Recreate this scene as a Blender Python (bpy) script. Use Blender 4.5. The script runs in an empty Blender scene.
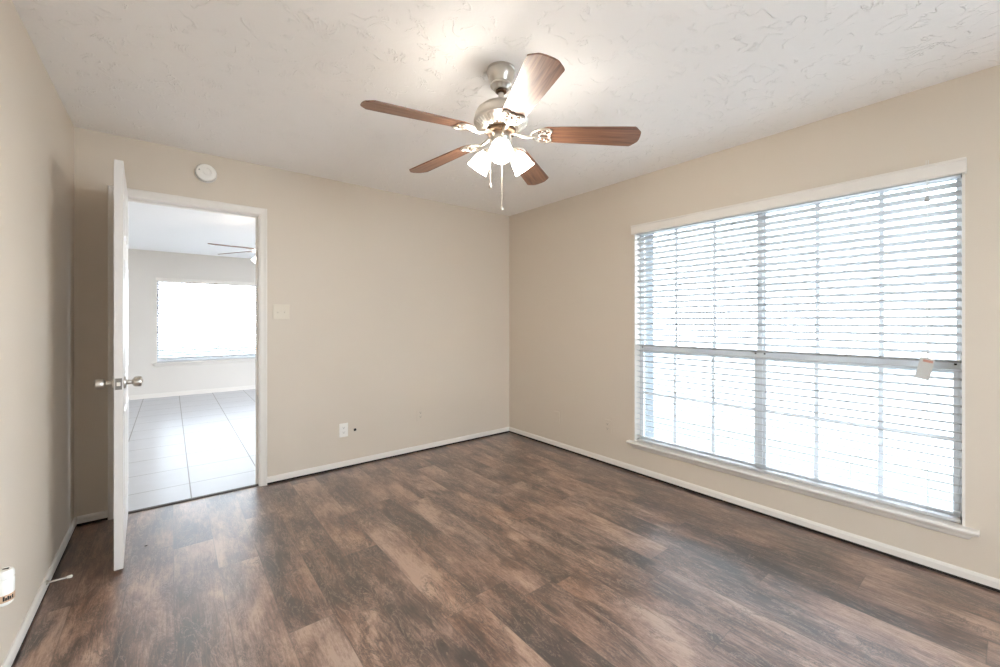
import bpy, bmesh, math, random
from mathutils import Vector, Matrix
random.seed(7)
PI = math.pi
R = math.radians
SC = bpy.context.scene
C = SC.collection

# ------------------------------------------------------------------ camera
YAW = 38.6
cam_d = bpy.data.cameras.new('camera')
cam_d.sensor_width = 36.0
cam_d.lens = 413.0 / 1000.0 * 36.0
cam_d.shift_y = -0.0125
cam_d.clip_start = 0.02
cam = bpy.data.objects.new('camera', cam_d)
cam.location = (0.458, -3.59, 1.254)
cam.rotation_euler = (R(90), 0, R(-YAW))
C.objects.link(cam)
SC.camera = cam

# ------------------------------------------------------------------ sky, exposure
world = bpy.data.worlds.new('sky')
SC.world = world
world.use_nodes = True
bg = world.node_tree.nodes['Background']
bg.inputs[0].default_value = (0.81, 0.905, 1.03, 1)
bg.inputs[1].default_value = 6.8
SC.view_settings.view_transform = 'Standard'
SC.view_settings.look = 'None'
SC.view_settings.gamma = 1.0
SC.view_settings.use_curve_mapping = False
SC.view_settings.exposure = 1.60
SC.cycles.max_bounces = 12
SC.cycles.diffuse_bounces = 8
SC.cycles.transparent_max_bounces = 24
SC.cycles.sample_clamp_indirect = 8.0
SHADE_EMISSION = 13.0
BULB_EMISSION = 125.0




def portal(name, loc, rot, sx, sy):
    d = bpy.data.lights.new(name, 'AREA')
    d.shape = 'RECTANGLE'
    d.size = sx
    d.size_y = sy
    d.cycles.is_portal = True
    o = bpy.data.objects.new(name, d)
    o.location = loc
    o.rotation_euler = rot
    C.objects.link(o)


portal('window_daylight', (3.60, -2.522, 1.14), (R(90), 0, R(90)), 1.9, 1.8)
portal('far_fill_portal', (3.84, 2.6, 1.1), (R(90), 0, R(90)), 1.6, 2.0)  # sky portal at the opening added in the far room
portal('side_fill_portal', (3.78, -4.60, 1.08), (R(90), 0, R(90)), 1.76, 2.05)  # sky portal at the added glazed door
portal('rear_fill_portal', (2.0, -5.74, 1.19), (R(90), 0, 0), 1.0, 1.8)  # sky portal at the added rear window
portal('far_window_daylight', (1.1, 5.34, 1.25), (R(-90), 0, 0), 1.75, 1.45)


# ------------------------------------------------------------------ material helpers
def new_mat(name):
    m = bpy.data.materials.new(name)
    m.use_nodes = True
    nt = m.node_tree
    return m, nt, nt.nodes['Principled BSDF']


def srgb(r, g, b):
    f = lambda c: (c / 255 / 12.92) if c / 255 <= 0.04045 else ((c / 255 + 0.055) / 1.055) ** 2.4
    return (f(r), f(g), f(b), 1)


def N(nt, t, **kw):
    n = nt.nodes.new(t)
    for k, v in kw.items():
        setattr(n, k, v)
    return n


def math_n(nt, op, a, b=None, c=None):
    n = nt.nodes.new('ShaderNodeMath')
    n.operation = op
    for i, v in enumerate((a, b, c)):
        if v is None:
            continue
        if isinstance(v, (int, float)):
            n.inputs[i].default_value = v
        else:
            nt.links.new(v, n.inputs[i])
    return n.outputs[0]


def plain(name, col, rough=0.5, metal=0.0, spec=0.5, bump=0.0, bscale=200.0, var=0.0):
    m, nt, p = new_mat(name)
    p.inputs['Base Color'].default_value = col
    p.inputs['Roughness'].default_value = rough
    p.inputs['Metallic'].default_value = metal
    p.inputs['Specular IOR Level'].default_value = spec
    tc = N(nt, 'ShaderNodeTexCoord')
    nz = N(nt, 'ShaderNodeTexNoise')
    nz.inputs['Scale'].default_value = bscale
    nz.inputs['Detail'].default_value = 3
    nt.links.new(tc.outputs['Object'], nz.inputs['Vector'])
    if bump:
        b = N(nt, 'ShaderNodeBump')
        b.inputs['Strength'].default_value = bump
        b.inputs['Distance'].default_value = 0.002
        nt.links.new(nz.outputs['Fac'], b.inputs['Height'])
        nt.links.new(b.outputs[0], p.inputs['Normal'])
    if var:
        hs = N(nt, 'ShaderNodeHueSaturation')
        hs.inputs['Color'].default_value = col
        v = math_n(nt, 'MULTIPLY_ADD', nz.outputs['Fac'], var, 1 - var / 2)
        nt.links.new(v, hs.inputs['Value'])
        nt.links.new(hs.outputs[0], p.inputs['Base Color'])
    return m


WALL_C = srgb(214, 202, 186)
M = {}
M['wall'] = plain('beige_wall_paint', WALL_C, 0.55, bump=0.25, bscale=260)
M['far_wall'] = plain('pale_greige_wall_paint', srgb(218, 212, 204), 0.6, bump=0.2, bscale=260)
M['trim'] = plain('white_trim_paint', srgb(230, 224, 216), 0.35, bump=0.1, bscale=90)
M['door'] = plain('white_door_paint', srgb(220, 215, 210), 0.32, bump=0.12, bscale=120)
M['gap_shade'] = plain('gap_shade', srgb(42, 35, 30), 0.9, var=0.5, bscale=30)  # shade under the baseboards, put in as dark colour
M['vinyl'] = plain('white_vinyl', srgb(228, 231, 234), 0.4, bump=0.05)
M['plastic'] = plain('white_plastic', srgb(240, 237, 230), 0.4, bump=0.05)
M['ivory'] = plain('ivory_plastic', srgb(220, 210, 192), 0.4, bump=0.05)
M['painted_plate'] = plain('painted_over_plate', WALL_C, 0.5, bump=0.2)
M['dark_slot'] = plain('dark_slot', srgb(40, 36, 32), 0.8, bump=0.05)
M['nickel'] = plain('brushed_nickel', srgb(208, 202, 193), 0.28, metal=1.0, bump=0.12, bscale=400)
M['antique'] = plain('bright_nickel_casting', srgb(228, 222, 212), 0.28, metal=1.0, bump=0.25, bscale=150)
M['dark_metal'] = plain('dark_bronze_recess', srgb(105, 84, 66), 0.45, metal=0.8, bump=0.1)
M['dark_nickel'] = plain('tarnished_nickel', srgb(128, 122, 115), 0.4, metal=1.0, bump=0.1)
M['cord'] = plain('white_cord', srgb(225, 225, 222), 0.8, bump=0.3)
M['grey_tip'] = plain('grey_plastic', srgb(170, 170, 168), 0.5, bump=0.05)
M['tan_label'] = plain('tan_band', srgb(200, 165, 135), 0.5, var=0.2)
M['grey_card'] = plain('pale_grey_card', srgb(205, 205, 203), 0.6, var=0.1)
M['tag_red'] = plain('faded_red_print', srgb(190, 140, 125), 0.6, var=0.2)
M['rubber'] = plain('white_rubber', srgb(230, 226, 216), 0.7, bump=0.1)
M['brick'] = plain('pale_painted_brick', srgb(86, 90, 92), 0.9, bump=0.6, bscale=40, var=0.3)
M['soffit'] = plain('soffit_board', srgb(205, 208, 210), 0.8, bump=0.2)
M['lawn'] = plain('dry_pale_lawn', srgb(64, 67, 61), 0.95, bump=0.8, bscale=9, var=0.7)
M['concrete'] = plain('pale_concrete', srgb(160, 160, 156), 0.9, bump=0.3, bscale=20, var=0.15)
M['asphalt'] = plain('pale_grey_road', srgb(118, 118, 116), 0.95, bump=0.3, bscale=20, var=0.15)
M['threshold'] = plain('dark_threshold_strip', srgb(62, 54, 47), 0.5, bump=0.3, var=0.3)


def slat_mat():
    m, nt, p = new_mat('white_blind_slat')
    p.inputs['Base Color'].default_value = srgb(198, 198, 198)
    p.inputs['Roughness'].default_value = 0.45
    tr = N(nt, 'ShaderNodeBsdfTranslucent')
    tr.inputs[0].default_value = srgb(245, 245, 243)
    mx = N(nt, 'ShaderNodeMixShader')
    mx.inputs[0].default_value = 0.04
    nt.links.new(p.outputs[0], mx.inputs[1])
    nt.links.new(tr.outputs[0], mx.inputs[2])
    nt.links.new(mx.outputs[0], nt.nodes['Material Output'].inputs[0])
    nz = N(nt, 'ShaderNodeTexNoise')
    nz.inputs['Scale'].default_value = 60
    b = N(nt, 'ShaderNodeBump')
    b.inputs['Strength'].default_value = 0.08
    b.inputs['Distance'].default_value = 0.001
    nt.links.new(nz.outputs[0], b.inputs['Height'])
    nt.links.new(b.outputs[0], p.inputs['Normal'])
    return m


M['slat'] = slat_mat()


def glass_mat():
    m, nt, p = new_mat('clear_window_glass')
    nt.nodes.remove(p)
    t = N(nt, 'ShaderNodeBsdfTransparent')
    t.inputs[0].default_value = (0.95, 0.97, 0.97, 1)
    g = N(nt, 'ShaderNodeBsdfGlossy')
    g.inputs['Roughness'].default_value = 0.02
    f = N(nt, 'ShaderNodeFresnel')
    f.inputs[0].default_value = 1.45
    nz = N(nt, 'ShaderNodeTexNoise')
    nz.inputs['Scale'].default_value = 2
    b = N(nt, 'ShaderNodeBump')
    b.inputs['Strength'].default_value = 0.02
    nt.links.new(nz.outputs[0], b.inputs['Height'])
    nt.links.new(b.outputs[0], g.inputs['Normal'])
    mx = N(nt, 'ShaderNodeMixShader')
    nt.links.new(f.outputs[0], mx.inputs[0])
    nt.links.new(t.outputs[0], mx.inputs[1])
    nt.links.new(g.outputs[0], mx.inputs[2])
    nt.links.new(mx.outputs[0], nt.nodes['Material Output'].inputs[0])
    return m


M['glass'] = glass_mat()


def shade_mat(name, e):
    m, nt, p = new_mat(name)
    p.inputs['Base Color'].default_value = srgb(250, 248, 242)
    p.inputs['Roughness'].default_value = 0.4
    p.inputs['Emission Color'].default_value = (1.0, 0.93, 0.84, 1)
    nz = N(nt, 'ShaderNodeTexNoise')
    nz.inputs['Scale'].default_value = 30
    v = math_n(nt, 'MULTIPLY_ADD', nz.outputs['Fac'], e * 0.1, e * 0.95)
    nt.links.new(v, p.inputs['Emission Strength'])
    return m


M['shade'] = shade_mat('lit_frosted_glass', SHADE_EMISSION)
M['bulb'] = shade_mat('lit_bulb', BULB_EMISSION)


def ceiling_mat(name, col, strength):
    m, nt, p = new_mat(name)
    p.inputs['Base Color'].default_value = col
    p.inputs['Roughness'].default_value = 0.9
    tc = N(nt, 'ShaderNodeTexCoord')
    nz = N(nt, 'ShaderNodeTexNoise')
    nz.inputs['Scale'].default_value = 8
    nz.inputs['Detail'].default_value = 4
    nz.inputs['Distortion'].default_value = 0.7
    nt.links.new(tc.outputs['Object'], nz.inputs['Vector'])
    # thin curved ridges left by the trowel
    d = math_n(nt, 'SUBTRACT', nz.outputs['Fac'], 0.5)
    d = math_n(nt, 'ABSOLUTE', d)
    ridge = N(nt, 'ShaderNodeMapRange')
    ridge.inputs['From Min'].default_value = 0.0
    ridge.inputs['From Max'].default_value = 0.022
    ridge.inputs['To Min'].default_value = 1
    ridge.inputs['To Max'].default_value = 0
    nt.links.new(d, ridge.inputs[0])
    msk = N(nt, 'ShaderNodeTexNoise')
    msk.inputs['Scale'].default_value = 13
    msk.inputs['Detail'].default_value = 2
    nt.links.new(tc.outputs['Object'], msk.inputs['Vector'])
    mm = N(nt, 'ShaderNodeMapRange')
    mm.inputs['From Min'].default_value = 0.42
    mm.inputs['From Max'].default_value = 0.56
    nt.links.new(msk.outputs['Fac'], mm.inputs[0])
    fine = N(nt, 'ShaderNodeTexNoise')
    fine.inputs['Scale'].default_value = 120
    nt.links.new(tc.outputs['Object'], fine.inputs['Vector'])
    h = math_n(nt, 'MULTIPLY', ridge.outputs[0], mm.outputs[0])
    h = math_n(nt, 'MULTIPLY_ADD', fine.outputs['Fac'], 0.15, h)
    h = math_n(nt, 'MULTIPLY_ADD', nz.outputs['Fac'], 0.8, h)
    b = N(nt, 'ShaderNodeBump')
    b.inputs['Strength'].default_value = strength
    b.inputs['Distance'].default_value = 0.006
    nt.links.new(h, b.inputs['Height'])
    nt.links.new(b.outputs[0], p.inputs['Normal'])
    return m


M['ceiling'] = ceiling_mat('trowelled_ceiling_plaster', srgb(246, 243, 239), 0.62)
M['far_ceiling'] = ceiling_mat('smooth_white_ceiling', srgb(248, 248, 248), 0.15)


def plank_mat():
    m, nt, p = new_mat('weathered_vinyl_planks')
    L = nt.links
    tc = N(nt, 'ShaderNodeTexCoord')
    sp = N(nt, 'ShaderNodeSeparateXYZ')
    L.new(tc.outputs['Object'], sp.inputs[0])
    X, Y = sp.outputs[0], sp.outputs[1]
    W, LEN = 0.178, 1.22
    xs = math_n(nt, 'DIVIDE', math_n(nt, 'ADD', X, 10.03), W)
    i = math_n(nt, 'FLOOR', xs)
    fx = math_n(nt, 'FRACT', xs)
    wn = N(nt, 'ShaderNodeTexWhiteNoise', noise_dimensions='1D')
    L.new(i, wn.inputs['W'])
    ys = math_n(nt, 'ADD', math_n(nt, 'DIVIDE', math_n(nt, 'ADD', Y, 20), LEN), math_n(nt, 'MULTIPLY', wn.outputs['Value'], 7.0))
    j = math_n(nt, 'FLOOR', ys)
    fy = math_n(nt, 'FRACT', ys)
    cmb = N(nt, 'ShaderNodeCombineXYZ')
    L.new(i, cmb.inputs[0])
    L.new(j, cmb.inputs[1])
    wp = N(nt, 'ShaderNodeTexWhiteNoise', noise_dimensions='3D')
    L.new(cmb.outputs[0], wp.inputs['Vector'])
    # per-plank shifted coordinates
    off = N(nt, 'ShaderNodeVectorMath', operation='MULTIPLY_ADD')
    L.new(wp.outputs['Color'], off.inputs[0])
    off.inputs[1].default_value = (37, 53, 19)
    L.new(tc.outputs['Object'], off.inputs[2])

    def noise(sx, sy, scale, detail, rough, dist=0.0):
        mp = N(nt, 'ShaderNodeMapping')
        mp.inputs['Scale'].default_value = (sx, sy, 1)
        L.new(off.outputs[0], mp.inputs['Vector'])
        n = N(nt, 'ShaderNodeTexNoise')
        n.inputs['Scale'].default_value = scale
        n.inputs['Detail'].default_value = detail
        n.inputs['Roughness'].default_value = rough
        n.inputs['Distortion'].default_value = dist
        L.new(mp.outputs[0], n.inputs['Vector'])
        return n.outputs['Fac']
    blot = noise(1.0, 0.34, 5.5, 3, 0.55, 0.5)
    mid = noise(1.0, 0.28, 20.0, 7, 0.8, 0.5)
    fine = noise(1.0, 0.35, 85.0, 5, 0.8, 0.6)
    grain = noise(1.0, 0.05, 150.0, 3, 0.7)
    t = math_n(nt, 'MULTIPLY', blot, 1.25)
    t = math_n(nt, 'MULTIPLY_ADD', mid, 0.80, t)
    t = math_n(nt, 'MULTIPLY_ADD', fine, 0.45, t)
    t = math_n(nt, 'MULTIPLY_ADD', grain, 0.45, t)
    t = math_n(nt, 'MULTIPLY_ADD', wp.outputs['Value'], 0.17, t)
    t = math_n(nt, 'SUBTRACT', t, 1.075)
    t = math_n(nt, 'MULTIPLY_ADD', math_n(nt, 'SUBTRACT', t, 0.5), 1.35, 0.5)
    ramp = N(nt, 'ShaderNodeValToRGB')
    cr = ramp.color_ramp
    cr.elements[0].position = 0.18
    cr.elements[0].color = srgb(54, 38, 31)
    cr.elements[1].position = 0.86
    cr.elements[1].color = srgb(178, 150, 132)
    e = cr.elements.new(0.38)
    e.color = srgb(92, 67, 55)
    e = cr.elements.new(0.52)
    e.color = srgb(122, 92, 77)
    e = cr.elements.new(0.66)
    e.color = srgb(148, 117, 100)
    L.new(t, ramp.inputs[0])
    # hue drift between planks: some greyer, some browner
    hs = N(nt, 'ShaderNodeHueSaturation')
    sat = math_n(nt, 'MULTIPLY_ADD', noise(1, 0.5, 3.0, 2, 0.5), 0.7, 0.68)
    L.new(sat, hs.inputs['Saturation'])
    L.new(ramp.outputs[0], hs.inputs['Color'])
    # dark cracks and knots
    ck = noise(1.0, 0.30, 9.0, 7, 0.78, 1.2)
    c1 = math_n(nt, 'ABSOLUTE', math_n(nt, 'SUBTRACT', ck, 0.5))
    c2 = N(nt, 'ShaderNodeMapRange')
    c2.inputs['From Max'].default_value = 0.030
    c2.inputs['To Min'].default_value = 1
    c2.inputs['To Max'].default_value = 0
    L.new(c1, c2.inputs[0])
    mk = N(nt, 'ShaderNodeMapRange')
    mk.inputs['From Min'].default_value = 0.46
    mk.inputs['From Max'].default_value = 0.55
    L.new(noise(1, 0.45, 3.6, 3, 0.6), mk.inputs[0])
    crack = math_n(nt, 'MULTIPLY', c2.outputs[0], mk.outputs[0])
    lk = noise(1.0, 0.22, 15.0, 6, 0.75, 1.0)
    l2 = N(nt, 'ShaderNodeMapRange')
    l2.inputs['From Max'].default_value = 0.022
    l2.inputs['To Min'].default_value = 0.45
    l2.inputs['To Max'].default_value = 0
    L.new(math_n(nt, 'ABSOLUTE', math_n(nt, 'SUBTRACT', lk, 0.52)), l2.inputs[0])
    lmx = N(nt, 'ShaderNodeMix', data_type='RGBA')
    L.new(l2.outputs[0], lmx.inputs[0])
    L.new(hs.outputs[0], lmx.inputs[6])
    lmx.inputs[7].default_value = srgb(190, 162, 144)
    # seams
    ex = math_n(nt, 'MINIMUM', fx, math_n(nt, 'SUBTRACT', 1.0, fx))
    ey = math_n(nt, 'MULTIPLY', math_n(nt, 'MINIMUM', fy, math_n(nt, 'SUBTRACT', 1.0, fy)), LEN / W)
    ed = math_n(nt, 'MINIMUM', ex, ey)
    sm = N(nt, 'ShaderNodeMapRange')
    sm.inputs['From Min'].default_value = 0.004
    sm.inputs['From Max'].default_value = 0.016
    sm.inputs['To Min'].default_value = 1
    sm.inputs['To Max'].default_value = 0
    L.new(ed, sm.inputs[0])
    dark = math_n(nt, 'MAXIMUM', math_n(nt, 'MULTIPLY', crack, 0.8), math_n(nt, 'MULTIPLY', sm.outputs[0], 0.5))
    mx = N(nt, 'ShaderNodeMix', data_type='RGBA')
    L.new(dark, mx.inputs[0])
    L.new(lmx.outputs[2], mx.inputs[6])
    mx.inputs[7].default_value = srgb(50, 38, 32)
    L.new(mx.outputs[2], p.inputs['Base Color'])
    rg = math_n(nt, 'MULTIPLY_ADD', mid, 0.10, 0.36)
    L.new(rg, p.inputs['Roughness'])
    p.inputs['Specular IOR Level'].default_value = 1.0
    p.inputs['Coat Weight'].default_value = 1.0
    p.inputs['Coat IOR'].default_value = 1.55
    p.inputs['Coat Roughness'].default_value = 0.34
    h = math_n(nt, 'SUBTRACT', math_n(nt, 'MULTIPLY', grain, 0.35), math_n(nt, 'MULTIPLY', sm.outputs[0], 1.0))
    b = N(nt, 'ShaderNodeBump')
    b.inputs['Strength'].default_value = 0.10
    b.inputs['Distance'].default_value = 0.002
    L.new(h, b.inputs['Height'])
    L.new(b.outputs[0], p.inputs['Normal'])
    return m


M['plank'] = plank_mat()


def tile_mat():
    m, nt, p = new_mat('pale_ceramic_floor_tile')
    L = nt.links
    tc = N(nt, 'ShaderNodeTexCoord')
    sp = N(nt, 'ShaderNodeSeparateXYZ')
    L.new(tc.outputs['Object'], sp.inputs[0])
    fx = math_n(nt, 'FRACT', math_n(nt, 'DIVIDE', math_n(nt, 'ADD', sp.outputs[0], 10 * 0.457 - 0.575), 0.457))
    fy = math_n(nt, 'FRACT', math_n(nt, 'DIVIDE', math_n(nt, 'ADD', sp.outputs[1], 10 * 0.45 - 0.40), 0.45))
    ex = math_n(nt, 'MINIMUM', fx, math_n(nt, 'SUBTRACT', 1.0, fx))
    ey = math_n(nt, 'MINIMUM', fy, math_n(nt, 'SUBTRACT', 1.0, fy))
    ed = math_n(nt, 'MINIMUM', ex, ey)
    g = N(nt, 'ShaderNodeMapRange')
    g.inputs['From Min'].default_value = 0.007
    g.inputs['From Max'].default_value = 0.011
    L.new(ed, g.inputs[0])
    nz = N(nt, 'ShaderNodeTexNoise')
    nz.inputs['Scale'].default_value = 5
    nz.inputs['Detail'].default_value = 5
    L.new(tc.outputs['Object'], nz.inputs['Vector'])
    r = N(nt, 'ShaderNodeValToRGB')
    r.color_ramp.elements[0].color = srgb(182, 182, 184)
    r.color_ramp.elements[1].color = srgb(198, 199, 202)
    L.new(nz.outputs['Fac'], r.inputs[0])
    mx = N(nt, 'ShaderNodeMix', data_type='RGBA')
    L.new(g.outputs[0], mx.inputs[0])
    mx.inputs[6].default_value = srgb(120, 116, 110)
    L.new(r.outputs[0], mx.inputs[7])
    L.new(mx.outputs[2], p.inputs['Base Color'])
    p.inputs['Roughness'].default_value = 0.32
    b = N(nt, 'ShaderNodeBump')
    b.inputs['Strength'].default_value = 0.3
    b.inputs['Distance'].default_value = 0.002
    L.new(g.outputs[0], b.inputs['Height'])
    L.new(b.outputs[0], p.inputs['Normal'])
    return m


M['tile'] = tile_mat()


def blade_mat():
    m, nt, p = new_mat('walnut_fan_blade')
    L = nt.links
    tc = N(nt, 'ShaderNodeTexCoord')
    mp = N(nt, 'ShaderNodeMapping')
    mp.inputs['Scale'].default_value = (1.5, 28, 28)
    L.new(tc.outputs['Object'], mp.inputs['Vector'])
    nz = N(nt, 'ShaderNodeTexNoise')
    nz.inputs['Scale'].default_value = 3
    nz.inputs['Detail'].default_value = 5
    nz.inputs['Distortion'].default_value = 0.6
    L.new(mp.outputs[0], nz.inputs['Vector'])
    r = N(nt, 'ShaderNodeValToRGB')
    r.color_ramp.elements[0].position = 0.3
    r.color_ramp.elements[0].color = srgb(100, 68, 52)
    r.color_ramp.elements[1].position = 0.7
    r.color_ramp.elements[1].color = srgb(158, 114, 88)
    L.new(nz.outputs['Fac'], r.inputs[0])
    L.new(r.outputs[0], p.inputs['Base Color'])
    p.inputs['Roughness'].default_value = 0.36
    p.inputs['Specular IOR Level'].default_value = 0.6
    return m


M['blade'] = blade_mat()


# ------------------------------------------------------------------ mesh helpers
def add_box(bm, x0, x1, y0, y1, z0, z1, bev=0.0, mat=None):
    vs = [bm.verts.new((x, y, z)) for x in (x0, x1) for y in (y0, y1) for z in (z0, z1)]
    F = []
    for idx in ((0, 1, 3, 2), (4, 6, 7, 5), (0, 4, 5, 1), (2, 3, 7, 6), (0, 2, 6, 4), (1, 5, 7, 3)):
        F.append(bm.faces.new([vs[k] for k in idx]))
    if mat is not None:
        for v in vs:
            v.co = mat @ v.co
    if bev:
        ed = set()
        for f in F:
            ed.update(f.edges)
        bmesh.ops.bevel(bm, geom=list(ed), offset=bev, segments=2, affect='EDGES', profile=0.5)


def add_lathe(bm, prof, segs=32, mat=None, closed=False):
    """profile of (r, z) revolved about z"""
    rings = []
    for r, z in prof:
        if r < 1e-6:
            v = bm.verts.new((0, 0, z))
            rings.append([v])
        else:
            rings.append([bm.verts.new((r * math.cos(2 * PI * k / segs), r * math.sin(2 * PI * k / segs), z)) for k in range(segs)])
    if mat is not None:
        for rg in rings:
            for v in rg:
                v.co = mat @ v.co
    pairs = list(zip(rings[:-1], rings[1:]))
    if closed:
        pairs.append((rings[-1], rings[0]))
    for a, b in pairs:
        for k in range(segs):
            k2 = (k + 1) % segs
            if len(a) == 1 and len(b) == 1:
                continue
            if len(a) == 1:
                bm.faces.new((a[0], b[k], b[k2]))
            elif len(b) == 1:
                bm.faces.new((a[k2], a[k], b[0]))
            else:
                bm.faces.new((a[k], b[k], b[k2], a[k2]))


def add_tube(bm, pts, rad, segs=8, caps=True):
    pts = [Vector(p) for p in pts]
    rads = rad if isinstance(rad, (list, tuple)) else [rad] * len(pts)
    rings = []
    up = None
    for i, p in enumerate(pts):
        a = pts[max(i - 1, 0)]
        b = pts[min(i + 1, len(pts) - 1)]
        t = (b - a).normalized()
        if up is None:
            up = Vector((0, 0, 1)) if abs(t.z) < 0.9 else Vector((1, 0, 0))
        s = t.cross(up).normalized()
        up = s.cross(t).normalized()
        rings.append([bm.verts.new(p + rads[i] * (math.cos(2 * PI * k / segs) * s + math.sin(2 * PI * k / segs) * up)) for k in range(segs)])
    for a, b in zip(rings[:-1], rings[1:]):
        for k in range(segs):
            k2 = (k + 1) % segs
            bm.faces.new((a[k], a[k2], b[k2], b[k]))
    if caps:
        bm.faces.new(list(reversed(rings[0])))
        bm.faces.new(rings[-1])


def add_prism(bm, outline, z0, z1, mat=None, bev=0.0):
    a = [bm.verts.new((x, y, z0)) for x, y in outline]
    b = [bm.verts.new((x, y, z1)) for x, y in outline]
    n = len(a)
    fs = [bm.faces.new(list(reversed(a))), bm.faces.new(b)]
    for k in range(n):
        fs.append(bm.faces.new((a[k], a[(k + 1) % n], b[(k + 1) % n], b[k])))
    if mat is not None:
        for v in a + b:
            v.co = mat @ v.co
    if bev:
        ed = set(fs[0].edges) | set(fs[1].edges)
        bmesh.ops.bevel(bm, geom=list(ed), offset=bev, segments=2, affect='EDGES')


def add_profile(bm, prof, p0, p1, out, up=(0, 0, 1)):
    """profile of (out, up) swept from p0 to p1"""
    p0, p1, out, up = Vector(p0), Vector(p1), Vector(out), Vector(up)
    a = [bm.verts.new(p0 + out * o + up * u) for o, u in prof]
    b = [bm.verts.new(p1 + out * o + up * u) for o, u in prof]
    n = len(a)
    bm.faces.new(list(reversed(a)))
    bm.faces.new(b)
    for k in range(n):
        bm.faces.new((a[k], a[(k + 1) % n], b[(k + 1) % n], b[k]))


def obj(name, bm, mat, parent=None, smooth=None):
    bmesh.ops.recalc_face_normals(bm, faces=bm.faces)
    me = bpy.data.meshes.new(name)
    bm.to_mesh(me)
    bm.free()
    me.materials.append(mat)
    if smooth:
        me.polygons.foreach_set('use_smooth', [True] * len(me.polygons))
        me.set_sharp_from_angle(angle=R(smooth))
    o = bpy.data.objects.new(name, me)
    C.objects.link(o)
    if parent is not None:
        o.parent = parent
    return o


def B():
    return bmesh.new()


def struct(name, bm, mat, parent=None):
    o = obj(name, bm, mat, parent)
    if parent is None:
        o['kind'] = 'structure'
    return o


def struct_box(name, mat, *a):
    bm = B()
    add_box(bm, *a)
    return struct(name, bm, mat)


def thing(name, label, cat, loc=(0, 0, 0), group=None):
    o = bpy.data.objects.new(name, None)
    o.empty_display_size = 0.1
    C.objects.link(o)
    o.location = loc
    return tag(o, label, cat, group)


def tag(o, label, cat, group=None):
    o['label'] = label
    o['category'] = cat
    if group:
        o['group'] = group
    return o


def copy_tree(o, parent=None):
    kids = list(o.children)
    c = o.copy()
    C.objects.link(c)
    c.parent = parent
    for ch in kids:
        copy_tree(ch, c)
    return c


# ------------------------------------------------------------------ room shell
RW, RD, RH = 3.458, -5.6, 2.44          # window wall x, rear wall y, ceiling
DX0, DX1, DTOP = 0.205, 0.982, 2.056     # clear door opening
JT = 0.018
WY0, WY1, WZ0, WZ1 = -3.433, -1.611, 0.262, 2.01

struct_box('floor', M['plank'], 0, RW, RD, 0.03, -0.1, 0)
struct_box('floor_tiled', M['tile'], -1.5, 3.7, 0.03, 5.2, -0.1, 0)
struct_box('ceiling', M['ceiling'], -0.1, RW + 0.1, RD - 0.12, 0.0, RH, RH + 0.1)
struct_box('ceiling_far', M['far_ceiling'], -1.6, 3.82, 0.12, 5.32, 2.40, 2.5)
struct_box('wall_left', M['wall'], -0.1, 0, RD, 0, 0, RH)
GY0, GY1, GZ = -5.48, -3.72, 2.08        # unseen glazed door added in the right wall for more daylight
QX0, QX1, QZ0, QZ1 = 1.5, 2.5, 0.30, 2.08     # unseen rear-wall window added behind the camera as fill light
bm = B()
add_box(bm, -0.1, QX0, RD - 0.12, RD, 0, RH)
add_box(bm, QX1, RW + 0.12, RD - 0.12, RD, 0, RH)
add_box(bm, QX0, QX1, RD - 0.12, RD, QZ1, RH)
add_box(bm, QX0, QX1, RD - 0.12, RD, 0, QZ0 - 0.02)
struct('wall_rear', bm, M['wall'])
bm = B()
add_box(bm, -1.6, DX0 - JT, 0, 0.12, 0, RH)
add_box(bm, DX1 + JT, 3.8, 0, 0.12, 0, RH)
add_box(bm, DX0 - JT, DX1 + JT, 0, 0.12, DTOP + JT, RH)
struct('wall_door', bm, M['wall'])
bm = B()
add_box(bm, RW, RW + 0.12, RD, GY0, 0, RH)
add_box(bm, RW, RW + 0.12, GY1, WY0, 0, RH)
add_box(bm, RW, RW + 0.12, GY0, GY1, GZ, RH)
add_box(bm, RW, RW + 0.12, WY1, 0, 0, RH)
add_box(bm, RW, RW + 0.12, WY0, WY1, 0, WZ0 - 0.02)
add_box(bm, RW, RW + 0.12, WY0, WY1, WZ1, RH)
struct('wall_window', bm, M['wall'])

# far room walls
FX0, FX1, FZ0, FZ1 = 0.276, 1.92, 0.567, 1.94
bm = B()
add_box(bm, -1.6, FX0, 5.2, 5.32, 0, 2.4)
add_box(bm, FX1, 3.8, 5.2, 5.32, 0, 2.4)
add_box(bm, FX0, FX1, 5.2, 5.32, 0, FZ0 - 0.02)
add_box(bm, FX0, FX1, 5.2, 5.32, FZ1, 2.4)
struct('wall_far', bm, M['far_wall'])
struct_box('wall_far_left', M['far_wall'], -1.6, -1.5, 0.12, 5.2, 0, 2.4)
bm = B()
add_box(bm, 3.7, 3.82, 0.12, 1.8, 0, 2.4)
add_box(bm, 3.7, 3.82, 3.4, 5.32, 0, 2.4)
add_box(bm, 3.7, 3.82, 1.8, 3.4, 0, 0.10)
add_box(bm, 3.7, 3.82, 1.8, 3.4, 2.10, 2.4)
struct('wall_far_right', bm, M['far_wall'])  # its unseen opening is added to brighten the far room

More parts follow.
